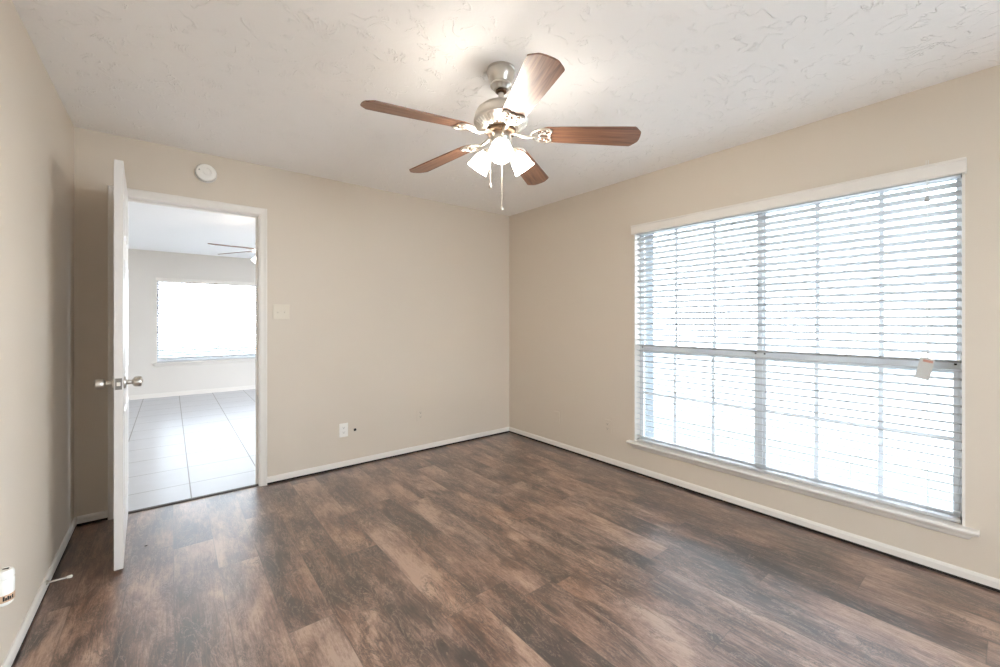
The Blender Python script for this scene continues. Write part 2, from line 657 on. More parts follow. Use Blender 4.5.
# baseboards, clear of the floor over a dark strip painted as gap shade
BP = [(0, 0.015), (0.012, 0.015), (0.012, 0.044), (0.009, 0.052), (0.005, 0.058), (0, 0.058)]
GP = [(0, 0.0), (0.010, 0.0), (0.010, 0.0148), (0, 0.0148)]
runs = [('left', (0, RD, 0), (0, 0, 0), (1, 0, 0)),
        ('right', (RW, GY1, 0), (RW, 0, 0), (-1, 0, 0)),
        ('rear', (0.012, RD, 0), (RW - 0.012, RD, 0), (0, 1, 0)),
        ('door_corner', (0.012, 0, 0), (DX0 - 0.056, 0, 0), (0, -1, 0)),
        ('door', (DX1 + 0.056, 0, 0), (RW - 0.012, 0, 0), (0, -1, 0))]
for n, a, b, o_ in runs:
    bm = B()
    add_profile(bm, BP, a, b, o_)
    bb = struct('baseboard_' + n, bm, M['trim'])
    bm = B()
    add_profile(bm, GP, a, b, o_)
    g = struct('gap_shade_strip', bm, M['gap_shade'], bb)
bm = B()
add_profile(bm, [(0, 0), (0.012, 0), (0.012, 0.07), (0, 0.07)], (-1.5, 5.2, 0), (3.7, 5.2, 0), (0, -1, 0))
struct('baseboard_far', bm, M['trim'])

# threshold strip
bm = B()
add_profile(bm, [(0, 0), (0, 0.004), (0.008, 0.007), (0.030, 0.007), (0.038, 0.004), (0.038, 0)], (DX0, 0.012, 0), (DX1, 0.012, 0), (0, 1, 0))
struct('trim_1', bm, M['threshold'])

# ------------------------------------------------------------------ door frame
bm = B()
add_box(bm, DX0 - JT, DX0, -0.001, 0.121, 0, DTOP + JT)
add_box(bm, DX1, DX1 + JT, -0.001, 0.121, 0, DTOP + JT)
add_box(bm, DX0, DX1, -0.001, 0.121, DTOP, DTOP + JT)
# stops
add_box(bm, DX0, DX0 + 0.011, 0.040, 0.075, 0, DTOP - 0.0)
add_box(bm, DX1 - 0.011, DX1, 0.040, 0.075, 0, DTOP - 0.0)
add_box(bm, DX0 + 0.011, DX1 - 0.011, 0.040, 0.075, DTOP - 0.011, DTOP)
struct('trim_2', bm, M['trim'])


def casing(y, s):
    """colonial casing swept round the opening with mitred corners; s = outward side"""
    prof = [(0.004, 0.0), (0.004, 0.008), (0.012, 0.011), (0.030, 0.012), (0.046, 0.016), (0.051, 0.016), (0.055, 0.012), (0.055, 0.0)]
    bm = B()
    secs = []
    for cx, cz, dx, dz in ((DX0, 0, -1, 0), (DX0, DTOP, -1, 1), (DX1, DTOP, 1, 1), (DX1, 0, 1, 0)):
        secs.append([bm.verts.new((cx + dx * w, y + s * t, cz + dz * w)) for w, t in prof])
    n = len(prof)
    for a, b in zip(secs[:-1], secs[1:]):
        for k in range(n):
            bm.faces.new((a[k], a[(k + 1) % n], b[(k + 1) % n], b[k]))
    bm.faces.new(secs[0])
    bm.faces.new(list(reversed(secs[-1])))
    return bm


struct('trim_3', casing(-0.001, -1), M['trim'])
struct('trim_4', casing(0.121, 1), M['trim'])

# ------------------------------------------------------------------ door leaf (local: hinge edge at x=0, leaf along +x, thickness y 0..-T)
DW, DT_, DH = 0.775, 0.035, 2.04
bm = B()
add_box(bm, 0, DW, -DT_, 0, 0, DH, 0.0015)
cols = [(0.115, 0.345), (0.430, 0.660)]
rows = [(0.23, 0.77), (0.96, 1.56), (1.68, 1.90)]
for x0, x1 in cols:
    for z0, z1 in rows:
        for s, y in ((1, 0.0), (-1, -DT_)):
            # moulding ring
            secs = []
            pr = [(0, -0.001), (0.004, 0.004), (0.012, 0.005), (0.020, 0.002), (0.026, -0.001)]
            for cx, cz, dx, dz in ((x0, z0, 1, 1), (x1, z0, -1, 1), (x1, z1, -1, -1), (x0, z1, 1, -1)):
                secs.append([bm.verts.new((cx + dx * w, y + s * t, cz + dz * w)) for w, t in pr])
            for q in range(4):
                a, b = secs[q], secs[(q + 1) % 4]
                for k in range(len(pr) - 1):
                    bm.faces.new((a[k], a[k + 1], b[k + 1], b[k]))
            # raised field
            i0, i1 = 0.040, 0.060
            o4 = [bm.verts.new(v) for v in ((x0 + i0, y - s * 0.0005, z0 + i0), (x1 - i0, y - s * 0.0005, z0 + i0), (x1 - i0, y - s * 0.0005, z1 - i0), (x0 + i0, y - s * 0.0005, z1 - i0))]
            n4 = [bm.verts.new(v) for v in ((x0 + i1, y + s * 0.003, z0 + i1), (x1 - i1, y + s * 0.003, z0 + i1), (x1 - i1, y + s * 0.003, z1 - i1), (x0 + i1, y + s * 0.003, z1 - i1))]
            bm.faces.new(n4)
            for k in range(4):
                bm.faces.new((o4[k], o4[(k + 1) % 4], n4[(k + 1) % 4], n4[k]))
door = struct('door_1', bm, M['door'])
DANG = -87.9
door.location = (DX0 + 0.001, -0.024, 0.016)
door.rotation_euler = (0, 0, R(DANG))
# when closed the leaf lies at y 0..-T (local); opened by -87.6 deg local -y turns to world -x, so shift the leaf to +x side
door.location.x += DT_ * math.cos(R(90 + DANG)) + 0.005
KZ, KX = 0.924, DW - 0.062


def knob(side):
    bm = B()
    s = 1 if side > 0 else -1
    y0 = 0.0 if side > 0 else -DT_
    mt = Matrix.Translation((KX, y0, KZ)) @ Matrix.Rotation(-s * PI / 2, 4, 'X')
    prof = [(0.0, 0.0), (0.031, 0.0), (0.032, 0.003), (0.029, 0.008), (0.016, 0.010), (0.012, 0.014), (0.011, 0.030), (0.015, 0.034),
            (0.024, 0.038), (0.0265, 0.046), (0.027, 0.060), (0.0255, 0.068), (0.018, 0.072), (0.0, 0.073)]
    add_lathe(bm, prof, 28, mt)
    return bm


for s in (1, -1):
    k = obj('door_knob', knob(s), M['nickel'], door, 40)
    bm = B()
    y = (0.0735 if s > 0 else -DT_ - 0.0735)
    add_box(bm, KX - 0.004, KX + 0.004, y - 0.001, y + 0.001, KZ - 0.0012, KZ + 0.0012)
    obj('key_slot', bm, M['dark_slot'], k)
bm = B()
add_box(bm, DW - 0.0005, DW + 0.0015, -DT_ + 0.005, -0.005, KZ - 0.028, KZ + 0.028, 0.0004)
lp = obj('latch_plate', bm, M['dark_nickel'], door)
bm = B()
add_prism(bm, [(-DT_ / 2 - 0.007, KZ - 0.009), (-DT_ / 2 + 0.007, KZ - 0.009), (-DT_ / 2 + 0.007, KZ + 0.009), (-DT_ / 2 - 0.007, KZ + 0.009)], DW + 0.0012, DW + 0.010,
          Matrix(((0, 0, 1, 0), (1, 0, 0, 0), (0, 1, 0, 0), (0, 0, 0, 1))), 0.002)
obj('latch_bolt', bm, M['antique'], lp)
for hz in (0.18, 1.02, 1.84):
    bm = B()
    add_tube(bm, [(-0.007, 0.004 - DT_, hz - 0.045), (-0.007, 0.004 - DT_, hz + 0.045)], 0.006, 12)
    add_box(bm, -0.007, 0.0005, -DT_ + 0.001, -0.004, hz - 0.044, hz + 0.044)
    obj('hinge', bm, M['nickel'], door, 40)


# glazed door added out of view in the right wall to let in fill light
bm = B()
GM = (GY0 + GY1) / 2
for y0, y1, z0, z1 in ((GY0, GY0 + 0.05, 0, GZ), (GY1 - 0.05, GY1, 0, GZ), (GY0 + 0.05, GY1 - 0.05, GZ - 0.05, GZ), (GY0 + 0.05, GY1 - 0.05, 0, 0.05),
                       (GM - 0.03, GM + 0.03, 0.05, GZ - 0.05)):
    add_box(bm, RW + 0.03, RW + 0.09, y0, y1, z0, z1)
pd = struct('fill_light_door', bm, M['vinyl'])
bm = B()
for y0, y1 in ((GY0 + 0.05, GM - 0.03), (GM + 0.03, GY1 - 0.05)):
    add_box(bm, RW + 0.058, RW + 0.062, y0, y1, 0.05, GZ - 0.05)
obj('fill_door_glass', bm, M['glass'], pd)

# ------------------------------------------------------------------ ceiling fan
def blade_outline():
    """along +x from root to tip, corners scooped at the end"""
    r0, r1 = 0.175, 0.642
    w0, w1 = 0.052, 0.068
    up = [(r0, 0.026), (r0 + 0.012, 0.040), (r0 + 0.04, w0)]
    n = 6
    for k in range(1, n + 1):
        t = k / n
        up.append((r0 + 0.04 + (r1 - 0.034 - r0 - 0.04) * t, w0 + (w1 - w0) * t))
    # scooped corner
    up += [(r1 - 0.026, w1 - 0.007), (r1 - 0.004, w1 - 0.031), (r1 - 0.001, w1 - 0.038), (r1 + 0.001, 0.012)]
    return up + [(x, -y) for x, y in reversed(up)]


def make_fan(name, label, loc, phase_deg, group=None):
    t = thing(name, label, 'ceiling fan', loc, group)     # origin on the ceiling
    z = lambda a: a - 2.44
    # canopy
    bm = B()
    add_lathe(bm, [(0.0, 0), (0.067, 0), (0.068, -0.006), (0.064, -0.010), (0.066, -0.016), (0.060, -0.040), (0.049, -0.062), (0.046, -0.067),
                   (0.050, -0.072), (0.050, -0.078), (0.040, -0.086), (0.034, -0.096), (0.024, -0.100), (0.0, -0.100)], 40)
    cn = obj('canopy', bm, M['nickel'], t, 35)
    bm = B()
    add_lathe(bm, [(0.026, -0.0995), (0.026, -0.106), (0.016, -0.110), (0.0, -0.110)], 24)
    obj('canopy_collar', bm, M['dark_metal'], cn, 35)
    bm = B()
    add_tube(bm, [(0, 0, -0.09), (0, 0, -0.150)], 0.0125, 20)
    obj('downrod', bm, M['nickel'], t, 50)
    # motor housing: domed top, drum, ribbed lower bowl
    bm = B()
    add_lathe(bm, [(0.0, -0.142), (0.022, -0.142), (0.028, -0.150), (0.034, -0.162), (0.062, -0.168), (0.094, -0.180), (0.114, -0.197), (0.123, -0.216),
                   (0.126, -0.236), (0.129, -0.240), (0.129, -0.250), (0.124, -0.254), (0.108, -0.268), (0.086, -0.280), (0.072, -0.284), (0.0, -0.284)], 56)
    mh = obj('motor_housing', bm, M['nickel'], t, 35)
    for k in range(40):
        a = 2 * PI * k / 40
        bm = B()
        p0 = Vector((0.121 * math.cos(a), 0.121 * math.sin(a), -0.2575))
        p1 = Vector((0.084 * math.cos(a), 0.084 * math.sin(a), -0.2825))
        add_tube(bm, [p0, p1], 0.0028, 6)
        obj('vent_rib', bm, M['antique'], mh, 40)
    # flywheel under the motor, bearing the blade irons
    bm = B()
    add_lathe(bm, [(0.0, -0.283), (0.066, -0.283), (0.070, -0.286), (0.070, -0.300), (0.062, -0.305), (0.0, -0.305)], 40)
    obj('flywheel', bm, M['dark_metal'], t, 35)
    # switch housing and light fitter
    bm = B()
    add_lathe(bm, [(0.0, -0.303), (0.046, -0.303), (0.049, -0.308), (0.049, -0.326), (0.054, -0.330), (0.053, -0.340), (0.044, -0.352), (0.040, -0.362),
                   (0.043, -0.368), (0.041, -0.378), (0.028, -0.390), (0.012, -0.394), (0.009, -0.402), (0.0, -0.404)], 36)
    sw = obj('switch_housing', bm, M['nickel'], t, 35)
    # blades
    for k in range(5):
        ang = R(phase_deg + 72 * k)
        rot = Matrix.Rotation(ang, 4, 'Z')
        bm = B()
        add_prism(bm, blade_outline(), -0.003, 0.003, None, 0.0012)
        bl = obj('blade', bm, M['blade'], t)
        zroot = -0.300
        bl.matrix_local = Matrix.Translation((0, 0, zroot)) @ rot @ Matrix.Rotation(R(3.2), 4, 'Y') @ Matrix.Rotation(R(-12.0), 4, 'X')
        # cast blade iron with open scrollwork under the blade root
        bm = B()
        z_ = -0.0075
        # arm from flywheel outwards
        arm = [(0.050, 0, 0.004), (0.085, 0, -0.006), (0.115, 0, -0.014), (0.145, 0, -0.012), (0.178, 0, z_)]
        add_tube(bm, arm, [0.010, 0.0095, 0.0085, 0.0075, 0.006], 10)
        for s in (1, -1):
            # outer frame of the spread hand
            pts = [(0.140, 0.006 * s, z_ - 0.003), (0.152, 0.024 * s, z_), (0.172, 0.040 * s, z_), (0.200, 0.048 * s, z_), (0.224, 0.046 * s, z_), (0.236, 0.034 * s, z_),
                   (0.232, 0.020 * s, z_), (0.222, 0.012 * s, z_), (0.232, 0.0, z_)]
            add_tube(bm, pts, 0.0048, 8)
            # inner scroll
            sc = []
            for q in range(15):
                th = q / 14 * 1.7 * PI
                rr = 0.016 * (1 - 0.55 * q / 14)
                sc.append((0.196 + rr * math.cos(th + PI), (0.025 + rr * math.sin(th + PI) * 0.9) * s, z_))
            add_tube(bm, sc, 0.0036, 7)
            add_tube(bm, [(0.172, 0, z_), (0.186, 0.010 * s, z_), (0.208, 0.010 * s, z_), (0.222, 0.012 * s, z_)], 0.0034, 7)
        ir = obj('blade_iron', bm, M['antique'], bl, 45)
        for sx, sy in ((0.182, 0.0), (0.218, 0.036), (0.218, -0.036)):
            bm = B()
            add_lathe(bm, [(0.0, -0.0125), (0.004, -0.0115), (0.006, -0.009), (0.006, -0.0030), (0.0, -0.0030)], 12, Matrix.Translation((sx, sy, 0)))
            obj('screw', bm, M['nickel'], ir, 40)
    # three lamp arms with bell shades
    for k in range(3):
        ang = R(-90 - YAW + 120 * k)
        bm = B()
        dx, dy = math.cos(ang), math.sin(ang)
        pts = [(0.038 * dx, 0.038 * dy, -0.362), (0.060 * dx, 0.060 * dy, -0.366), (0.074 * dx, 0.074 * dy, -0.374)]
        add_tube(bm, pts, [0.011, 0.010, 0.010], 12)
        tilt = R(40)
        ax = Vector((dx * math.sin(tilt), dy * math.sin(tilt), -math.cos(tilt)))
        neck = Vector((0.074 * dx, 0.074 * dy, -0.374))
        rotm = ax.to_track_quat('Z', 'Y').to_matrix().to_4x4()
        mt = Matrix.Translation(neck) @ rotm
        add_lathe(bm, [(0.0, -0.012), (0.014, -0.012), (0.022, -0.004), (0.024, 0.012), (0.0235, 0.018), (0.0, 0.018)], 24, mt)
        arm = obj('lamp_arm', bm, M['nickel'], t, 40)
        bm = B()
        outer = [(0.025, 0.006), (0.026, 0.013), (0.034, 0.025), (0.041, 0.039), (0.0445, 0.054), (0.0465, 0.070), (0.049, 0.083), (0.0515, 0.092), (0.053, 0.096)]
        inner = [(r - 0.003, zz) for r, zz in reversed(outer)]
        add_lathe(bm, outer + inner, 36, mt, closed=True)
        obj('lamp_shade', bm, M['shade'], t, 40)
        bm = B()
        add_lathe(bm, [(0.0, 0.017), (0.012, 0.017), (0.013, 0.032), (0.022, 0.050), (0.026, 0.064), (0.022, 0.080), (0.012, 0.088), (0.0, 0.090)], 20, mt)
        obj('light_bulb', bm, M['bulb'], arm, 60)
    # pull chains
    ca = R(-YAW)
    cr, cd = Vector((math.cos(ca), math.sin(ca), 0)), Vector((-math.sin(ca), math.cos(ca), 0))
    for lat, dep, bot in ((0.004, -0.045, -0.650), (-0.128 + 0.0, 0.0, -0.540)):
        if lat < -0.1:
            lat = -0.050
            dep = -0.02
        p = cr * lat + cd * dep
        bm = B()
        zz = -0.335
        add_tube(bm, [(p.x, p.y, zz), (p.x, p.y, bot)], 0.0011, 6)
        while zz > bot:
            add_lathe(bm, [(0.0, 0.0018), (0.0017, 0.0), (0.0, -0.0018)], 6, Matrix.Translation((p.x, p.y, zz)))
            zz -= 0.006
        ch = obj('pull_chain', bm, M['antique'], t)
        bm = B()
        add_lathe(bm, [(0.0, 0.002), (0.003, 0.0), (0.0035, -0.006), (0.007, -0.014), (0.0075, -0.020), (0.005, -0.025), (0.0, -0.026)], 14, Matrix.Translation((p.x, p.y, bot)))
        obj('chain_pull', bm, M['antique'], ch, 50)
    return t


fan = make_fan('ceiling_fan', 'brushed nickel ceiling fan with five walnut blades and three lit glass shades', (1.679, -2.068, RH), -3.94 - YAW)
far_fan = copy_tree(fan)
far_fan.location = (1.36, 1.97, 2.40)
far_fan.rotation_euler = (0, 0, R(31))
far_fan['label'] = 'distant ceiling fan half hidden by the door frame in the tiled room'


# ------------------------------------------------------------------ windows
def make_window(name, W, H, muntins, loc, rz):
    """local: opening spans x 0..W, z 0..H; interior face y=0, outside +y"""
    root = bpy.data.objects.new(name, None)
    C.objects.link(root)
    root['kind'] = 'structure'
    root.location = loc
    root.rotation_euler = (0, 0, rz)
    t = 0.010
    bm = B()
    add_box(bm, 0, t, -0.003, 0.118, 0, H)
    add_box(bm, W - t, W, -0.003, 0.118, 0, H)
    add_box(bm, t, W - t, -0.003, 0.118, H - t, H)
    obj('window_lining', bm, M['trim'], root)
    bm = B()
    f = 0.014
    cm = 0.015
    y0, y1 = 0.068, 0.116
    add_box(bm, t, t + f, y0, y1, 0, H - t, 0.002)
    add_box(bm, W - t - f, W - t, y0, y1, 0, H - t, 0.002)
    add_box(bm, t + f, W - t - f, y0, y1, H - t - f, H - t, 0.002)
    add_box(bm, t + f, W - t - f, y0, y1, 0, f, 0.002)
    if muntins:
        add_box(bm, W / 2 - cm, W / 2 + cm, y0 - 0.004, y1, f, H - t - f, 0.002)
    obj('window_frame', bm, M['vinyl'], root)
    mid = 0.757 / 1.748 * H
    for u0, u1 in (((t + f, W - t - f),) if not muntins else ((t + f, W / 2 - cm), (W / 2 + cm, W - t - f))):
        for (z0, z1, yy) in ((f, H - t - f, 0.098),) if not muntins else ((mid - 0.030, H - t - f, 0.098), (f, mid + 0.030, 0.078)):
            s = 0.011 if yy > 0.09 else 0.020
            hb, ht = (0.020, 0.052) if yy < 0.09 else (0.052, 0.018)
            bm = B()
            add_box(bm, u0, u0 + s, yy - 0.010, yy + 0.010, z0, z1, 0.002)
            add_box(bm, u1 - s, u1, yy - 0.010, yy + 0.010, z0, z1, 0.002)
            add_box(bm, u0 + s, u1 - s, yy - 0.010, yy + 0.010, z0, z0 + hb, 0.002)
            add_box(bm, u0 + s, u1 - s, yy - 0.010, yy + 0.010, z1 - ht, z1, 0.002)
            sash = obj('sash', bm, M['vinyl'], root)
            bm = B()
            add_box(bm, u0 + s - 0.003, u1 - s + 0.003, yy - 0.002, yy + 0.002, z0 + hb - 0.003, z1 - ht + 0.003)
            obj('window_pane', bm, M['glass'], sash)
            if muntins:
                bm = B()
                ww = (u1 - u0)
                for q in (1, 2):
                    x = u0 + ww * q / 3
                    add_box(bm, x - 0.011, x + 0.011, yy - 0.007, yy - 0.0025, z0 + hb, z1 - ht)
                zc = (z0 + z1) / 2
                for q in range(3 if yy < 0.09 else 0):
                    xa = u0 + ww * q / 3 + (0.011 if q else s)
                    xb = u0 + ww * (q + 1) / 3 - (0.011 if q < 2 else s)
                    add_box(bm, xa, xb, yy - 0.007, yy - 0.0025, zc - 0.009, zc + 0.009)
                obj('muntin_grid', bm, M['vinyl'], sash)
            if yy < 0.09 and muntins:
                for x in (u0 + 0.012, u1 - 0.012):
                    bm = B()
                    add_box(bm, x - 0.005, x + 0.005, yy - 0.014, yy - 0.0095, z1 - 0.016, z1 - 0.007, 0.002)
                    obj('tilt_latch', bm, M['dark_slot'], sash)
                bm = B()
                xc = (u0 + u1) / 2
                add_box(bm, xc - 0.028, xc + 0.028, yy - 0.006, yy + 0.012, z1, z1 + 0.008, 0.002)
                add_box(bm, xc - 0.010, xc + 0.024, yy - 0.018, yy - 0.002, z1 + 0.008, z1 + 0.014, 0.002)
                obj('sash_lock', bm, M['vinyl'], sash)
    # stool and apron
    bm = B()
    prof = [(0.066, 0.0), (-0.040, 0.0), (-0.046, -0.003), (-0.049, -0.010), (-0.046, -0.018), (-0.040, -0.021), (0.0, -0.021), (0.066, -0.0195)]
    ext = 0.045
    add_profile(bm, [(o_, u_) for o_, u_ in prof if o_ < 0.0] + [(0.0, -0.021), (0.0, 0.0)], (-ext, 0, 0), (W + ext, 0, 0), (0, 1, 0))
    add_profile(bm, [(0.0, 0.0), (0.0, -0.0195), (0.067, -0.0195), (0.067, 0.0)], (0.0, 0, 0), (W, 0, 0), (0, 1, 0))
    st = obj('window_stool', bm, M['trim'], root)
    bm = B()
    prof = [(0, -0.021), (-0.030, -0.021), (-0.026, -0.030), (-0.018, -0.036), (-0.014, -0.050), (-0.006, -0.058), (0, -0.058)]
    a = [bm.verts.new((-ext + 0.012 - o_ * -1 * 0 + (0.030 + o_), o_, u_)) for o_, u_ in prof]
    b = [bm.verts.new((W + ext - 0.012 - (0.030 + o_), o_, u_)) for o_, u_ in prof]
    n = len(a)
    bm.faces.new(a)
    bm.faces.new(list(reversed(b)))
    for k in range(n):
        bm.faces.new((a[k], a[(k + 1) % n], b[(k + 1) % n], b[k]))
    obj('window_apron', bm, M['trim'], root)
    return root


win = make_window('window_1', WY1 - WY0, WZ1 - WZ0, True, (RW, WY1, WZ0 + 0.0), R(-90))
fwin = make_window('window_2', FX1 - FX0, FZ1 - FZ0, False, (FX0, 5.2, FZ0), 0)


make_window('fill_light_window', QX1 - QX0, QZ1 - QZ0, False, (QX1, RD, QZ0), R(180))  # unseen window, added to lift the light in the room


def make_blind(label, W, H, loc, rz, ladders, tilt, pitch, yc, val_y, val_ext, group=None):
    """local: x 0..W across opening, z measured from the opening's sill"""
    root = thing('window_blind', label, 'window blind', loc, group)
    root.rotation_euler = (0, 0, rz)
    x0, x1 = 0.014, W - 0.014
    # headrail
    bm = B()
    add_box(bm, x0, x1, yc - 0.026, yc + 0.026, H - 0.044, H - 0.012, 0.002)
    obj('headrail', bm, M['slat'], root)
    # valance with returns
    bm = B()
    vz0, vz1 = H - 0.046, H + 0.026
    va, vb = -val_ext, W + val_ext
    pr = [(val_y, vz0), (val_y - 0.006, vz0 + 0.003), (val_y - 0.008, vz0 + 0.012), (val_y - 0.008, vz1 - 0.014), (val_y - 0.012, vz1 - 0.008), (val_y - 0.012, vz1), (val_y, vz1)]
    add_profile(bm, pr, (va, 0, 0), (vb, 0, 0), (0, 1, 0))
    for xa in (va, vb - 0.008):
        add_box(bm, xa, xa + 0.008, val_y, -0.001, vz0, vz1)
    obj('valance', bm, M['trim'], root)
    # slats
    zb, zt = 0.046, H - 0.082
    n = int((zt - zb) / pitch) + 1
    bm = B()
    w = 0.025
    secs = []
    pts = []
    K = 6
    for k in range(K + 1):
        s = -1 + 2 * k / K
        pts.append((s * w, 0.0022 * (1 - s * s) + 0.0016))
    for k in range(K, -1, -1):
        s = -1 + 2 * k / K
        pts.append((s * w, 0.0022 * (1 - s * s) - 0.0016))
    add_profile(bm, pts, (x0, 0, 0), (x1, 0, 0), (0, 1, 0))
    first = obj('slat', bm, M['slat'], root, 40)
    for k in range(n):
        s = first
        if k:
            s = first.copy()
            C.objects.link(s)
            s.parent = root
        s.location = (0, yc, zt - k * pitch)
        s.rotation_euler = (R(tilt), 0, 0)
    # bottom rail
    bm = B()
    add_box(bm, x0, x1, yc - 0.025, yc + 0.025, 0.003, 0.020, 0.003)
    obj('bottom_rail', bm, M['slat'], root)
    for lx in ladders:
        bm = B()
        for yy in (yc - 0.0265, yc + 0.0265):
            add_tube(bm, [(lx, yy, 0.012), (lx, yy, H - 0.04)], 0.0009, 6)
        zz = zt
        for k in range(n):
            add_tube(bm, [(lx, yc - 0.0265, zt - k * pitch + 0.006 * 0 + math.sin(R(tilt)) * -0.026 - 0.002), (lx, yc + 0.0265, zt - k * pitch + math.sin(R(tilt)) * 0.026 - 0.002)], 0.0006, 4)
        obj('ladder_cord', bm, M['cord'], root)
    return root


WW = WY1 - WY0
# along the big window local x runs from its far end (near the room corner) towards the camera
lad = [1.979 - a for a in (1.90, 1.56, 1.24, 0.93, 0.60, 0.285)]
blind = make_blind('wide white slatted blind over the big window in the beige right wall', WW, WZ1 - WZ0, (RW, WY1, WZ0), R(-90), lad, -17, 0.0437, 0.036, -0.030, 0.005)


def cord_set(root, x, y, top, bottom, kind):
    bm = B()
    for d in (-0.004, 0.004):
        add_tube(bm, [(x + d, y, top), (x + d * 0.8, y, (top + bottom) / 2), (x + d * 0.3, y, bottom)], 0.0010, 6)
    c = obj('pull_cord', bm, M['cord'], root)
    if kind == 'tassel':
        bm = B()
        add_lathe(bm, [(0.0, 0.0), (0.004, 0.0), (0.005, -0.004), (0.0095, -0.030), (0.009, -0.034), (0.0, -0.036)], 16, Matrix.Translation((x, y, bottom + 0.002)))
        t = obj('tassel', bm, M['grey_tip'], c, 40)
        t['label'] = 'small grey cord tassel'
    else:
        bm = B()
        mt = Matrix.Translation((x, y, bottom)) @ Matrix.Rotation(R(12), 4, 'Y') @ Matrix.Rotation(R(-10), 4, 'Z') @ Matrix.Scale(1.2, 4)
        add_box(bm, -0.023, 0.023, -0.0008, 0.0008, -0.088, 0.004, 0.0, mt)
        t = obj('warning_tag', bm, M['grey_card'], c)
        bm = B()
        add_box(bm, -0.012, 0.019, -0.0014, -0.0009, -0.014, -0.004, 0.0, mt)
        obj('printed_band', bm, M['tag_red'], t)


sz = WZ0
cord_set(blind, 1.979 - 0.283, -0.014 - 0.010, 1.80, 1.885 - sz, 'tassel')
cord_set(blind, 1.979 - 0.283 - 0.0, -0.008, 1.09, 1.062 - sz, 'tag')

far_blind = make_blind('white blind glowing at the distant window of the tiled room', FX1 - FX0, FZ1 - FZ0, (FX0, 5.2, FZ0), 0, [0.12, 0.6, 1.05, 1.5], -20, 0.0437, 0.036, -0.010, 0.006)

# ------------------------------------------------------------------ outside
struct_box('ground', M['lawn'], RW + 0.31, 6.0, -9, 5.5, -0.35, -0.12)
struct_box('ground_bounce_slab', M['concrete'], RW + 0.31, 6.0, -9, -3.66, -0.12, -0.10)  # unseen pale slab added to bounce light up to the ceiling
struct_box('ground_rear', M['concrete'], -6, RW + 0.3, -14, RD - 0.12, -0.3, -0.1)
struct_box('ground_paving', M['asphalt'], 6.0, 30, -20, 20, -0.35, -0.13)
struct_box('ground_far', M['lawn'], -12, 14, 5.6, 25, -0.36, -0.15)
bm = B()
add_box(bm, RW + 0.122, RW + 0.30, WY1 + 0.002, -0.02, -0.3, 2.5)
add_box(bm, RW + 0.122, RW + 0.30, RD - 0.1, GY0, -0.3, 2.5)
add_box(bm, RW + 0.122, RW + 0.30, GY1, WY0 - 0.002, -0.3, 2.5)
add_box(bm, RW + 0.122, RW + 0.30, GY0, GY1, GZ, 2.5)
add_box(bm, RW + 0.122, RW + 0.30, GY0, GY1, -0.3, -0.02)
add_box(bm, RW + 0.122, RW + 0.30, WY0 - 0.002, WY1 + 0.002, -0.3, WZ0 - 0.03)
add_box(bm, RW + 0.122, RW + 0.30, WY0 - 0.002, WY1 + 0.002, WZ1, 2.5)
struct('wall_exterior', bm, M['brick'])


# ------------------------------------------------------------------ wall fittings
def plate_obj(name, label, cat, loc, rz, w, h, mat, holes, hmat, parts):
    """local: plate in xz-plane facing -y"""
    t = thing(name, label, cat, loc)
    t.rotation_euler = (0, 0, rz)
    bm = B()
    add_box(bm, -w / 2, w / 2, -0.006, 0.0, -h / 2, h / 2, 0.002)
    obj('cover_plate', bm, mat, t)
    parts(t)
    return t


def outlet_parts(mat, slotmat):
    def f(t):
        for dz in (0.0195, -0.0195):
            bm = B()
            add_prism(bm, [(0.0165 * math.cos(a) * 1.0, max(-0.0125, min(0.0125, 0.017 * math.sin(a)))) for a in [2 * PI * k / 24 for k in range(24)]],
                      0.0055, 0.0085, Matrix.Translation((0, 0, dz)) @ Matrix.Rotation(PI / 2, 4, 'X'))
            s = obj('socket', bm, mat, t)
            for sx in (-0.0065, 0.0065):
                bm = B()
                add_box(bm, sx - 0.001, sx + 0.001, -0.0092, -0.0083, dz - 0.001, dz + 0.007)
                obj('slot', bm, slotmat, s)
            bm = B()
            add_lathe(bm, [(0, 0.0083), (0.0025, 0.0083), (0.0025, 0.0092), (0, 0.0092)], 10, Matrix.Translation((0, 0, dz - 0.0065)) @ Matrix.Rotation(PI / 2, 4, 'X'))
            obj('ground_hole', bm, slotmat, s)
        bm = B()
        add_lathe(bm, [(0, 0.0055), (0.003, 0.0055), (0.0028, 0.0072), (0, 0.0076)], 12, Matrix.Rotation(PI / 2, 4, 'X'))
        obj('screw', bm, mat, t)
    return f


def switch_parts(t):
    for dx in (-0.023, 0.023):
        bm = B()
        add_box(bm, dx - 0.0055, dx + 0.0055, -0.0072, -0.0055, -0.012, 0.012)
        s = obj('switch_surround', bm, M['ivory'], t)
        bm = B()
        add_box(bm, dx - 0.004, dx + 0.004, -0.017, -0.006, -0.004, 0.006, 0.001, Matrix.Rotation(R(18), 4, 'X'))
        obj('toggle', bm, M['ivory'], s)


plate_obj('light_switch', 'ivory double light switch beside the door casing', 'light switch', (1.135, 0, 1.325), 0, 0.115, 0.115, M['ivory'], 0, 0, switch_parts)
plate_obj('wall_outlet', 'white wall outlet low beside a small hole in the wall', 'outlet', (1.614, 0, 0.323), 0, 0.072, 0.116, M['plastic'], 0, 0,
          outlet_parts(M['plastic'], M['dark_slot']))
plate_obj('wall_outlet', 'beige painted-over outlet on the door wall near the room corner', 'outlet', (2.338, 0, 0.353), 0, 0.070, 0.114, M['painted_plate'], 0, 0,
          outlet_parts(M['painted_plate'], M['dark_slot']))
plate_obj('wall_outlet', 'beige painted-over outlet on the right wall left of the big window', 'outlet', (RW, -1.351, 0.333), R(-90), 0.070, 0.114, M['painted_plate'], 0, 0,
          outlet_parts(M['painted_plate'], M['dark_slot']))


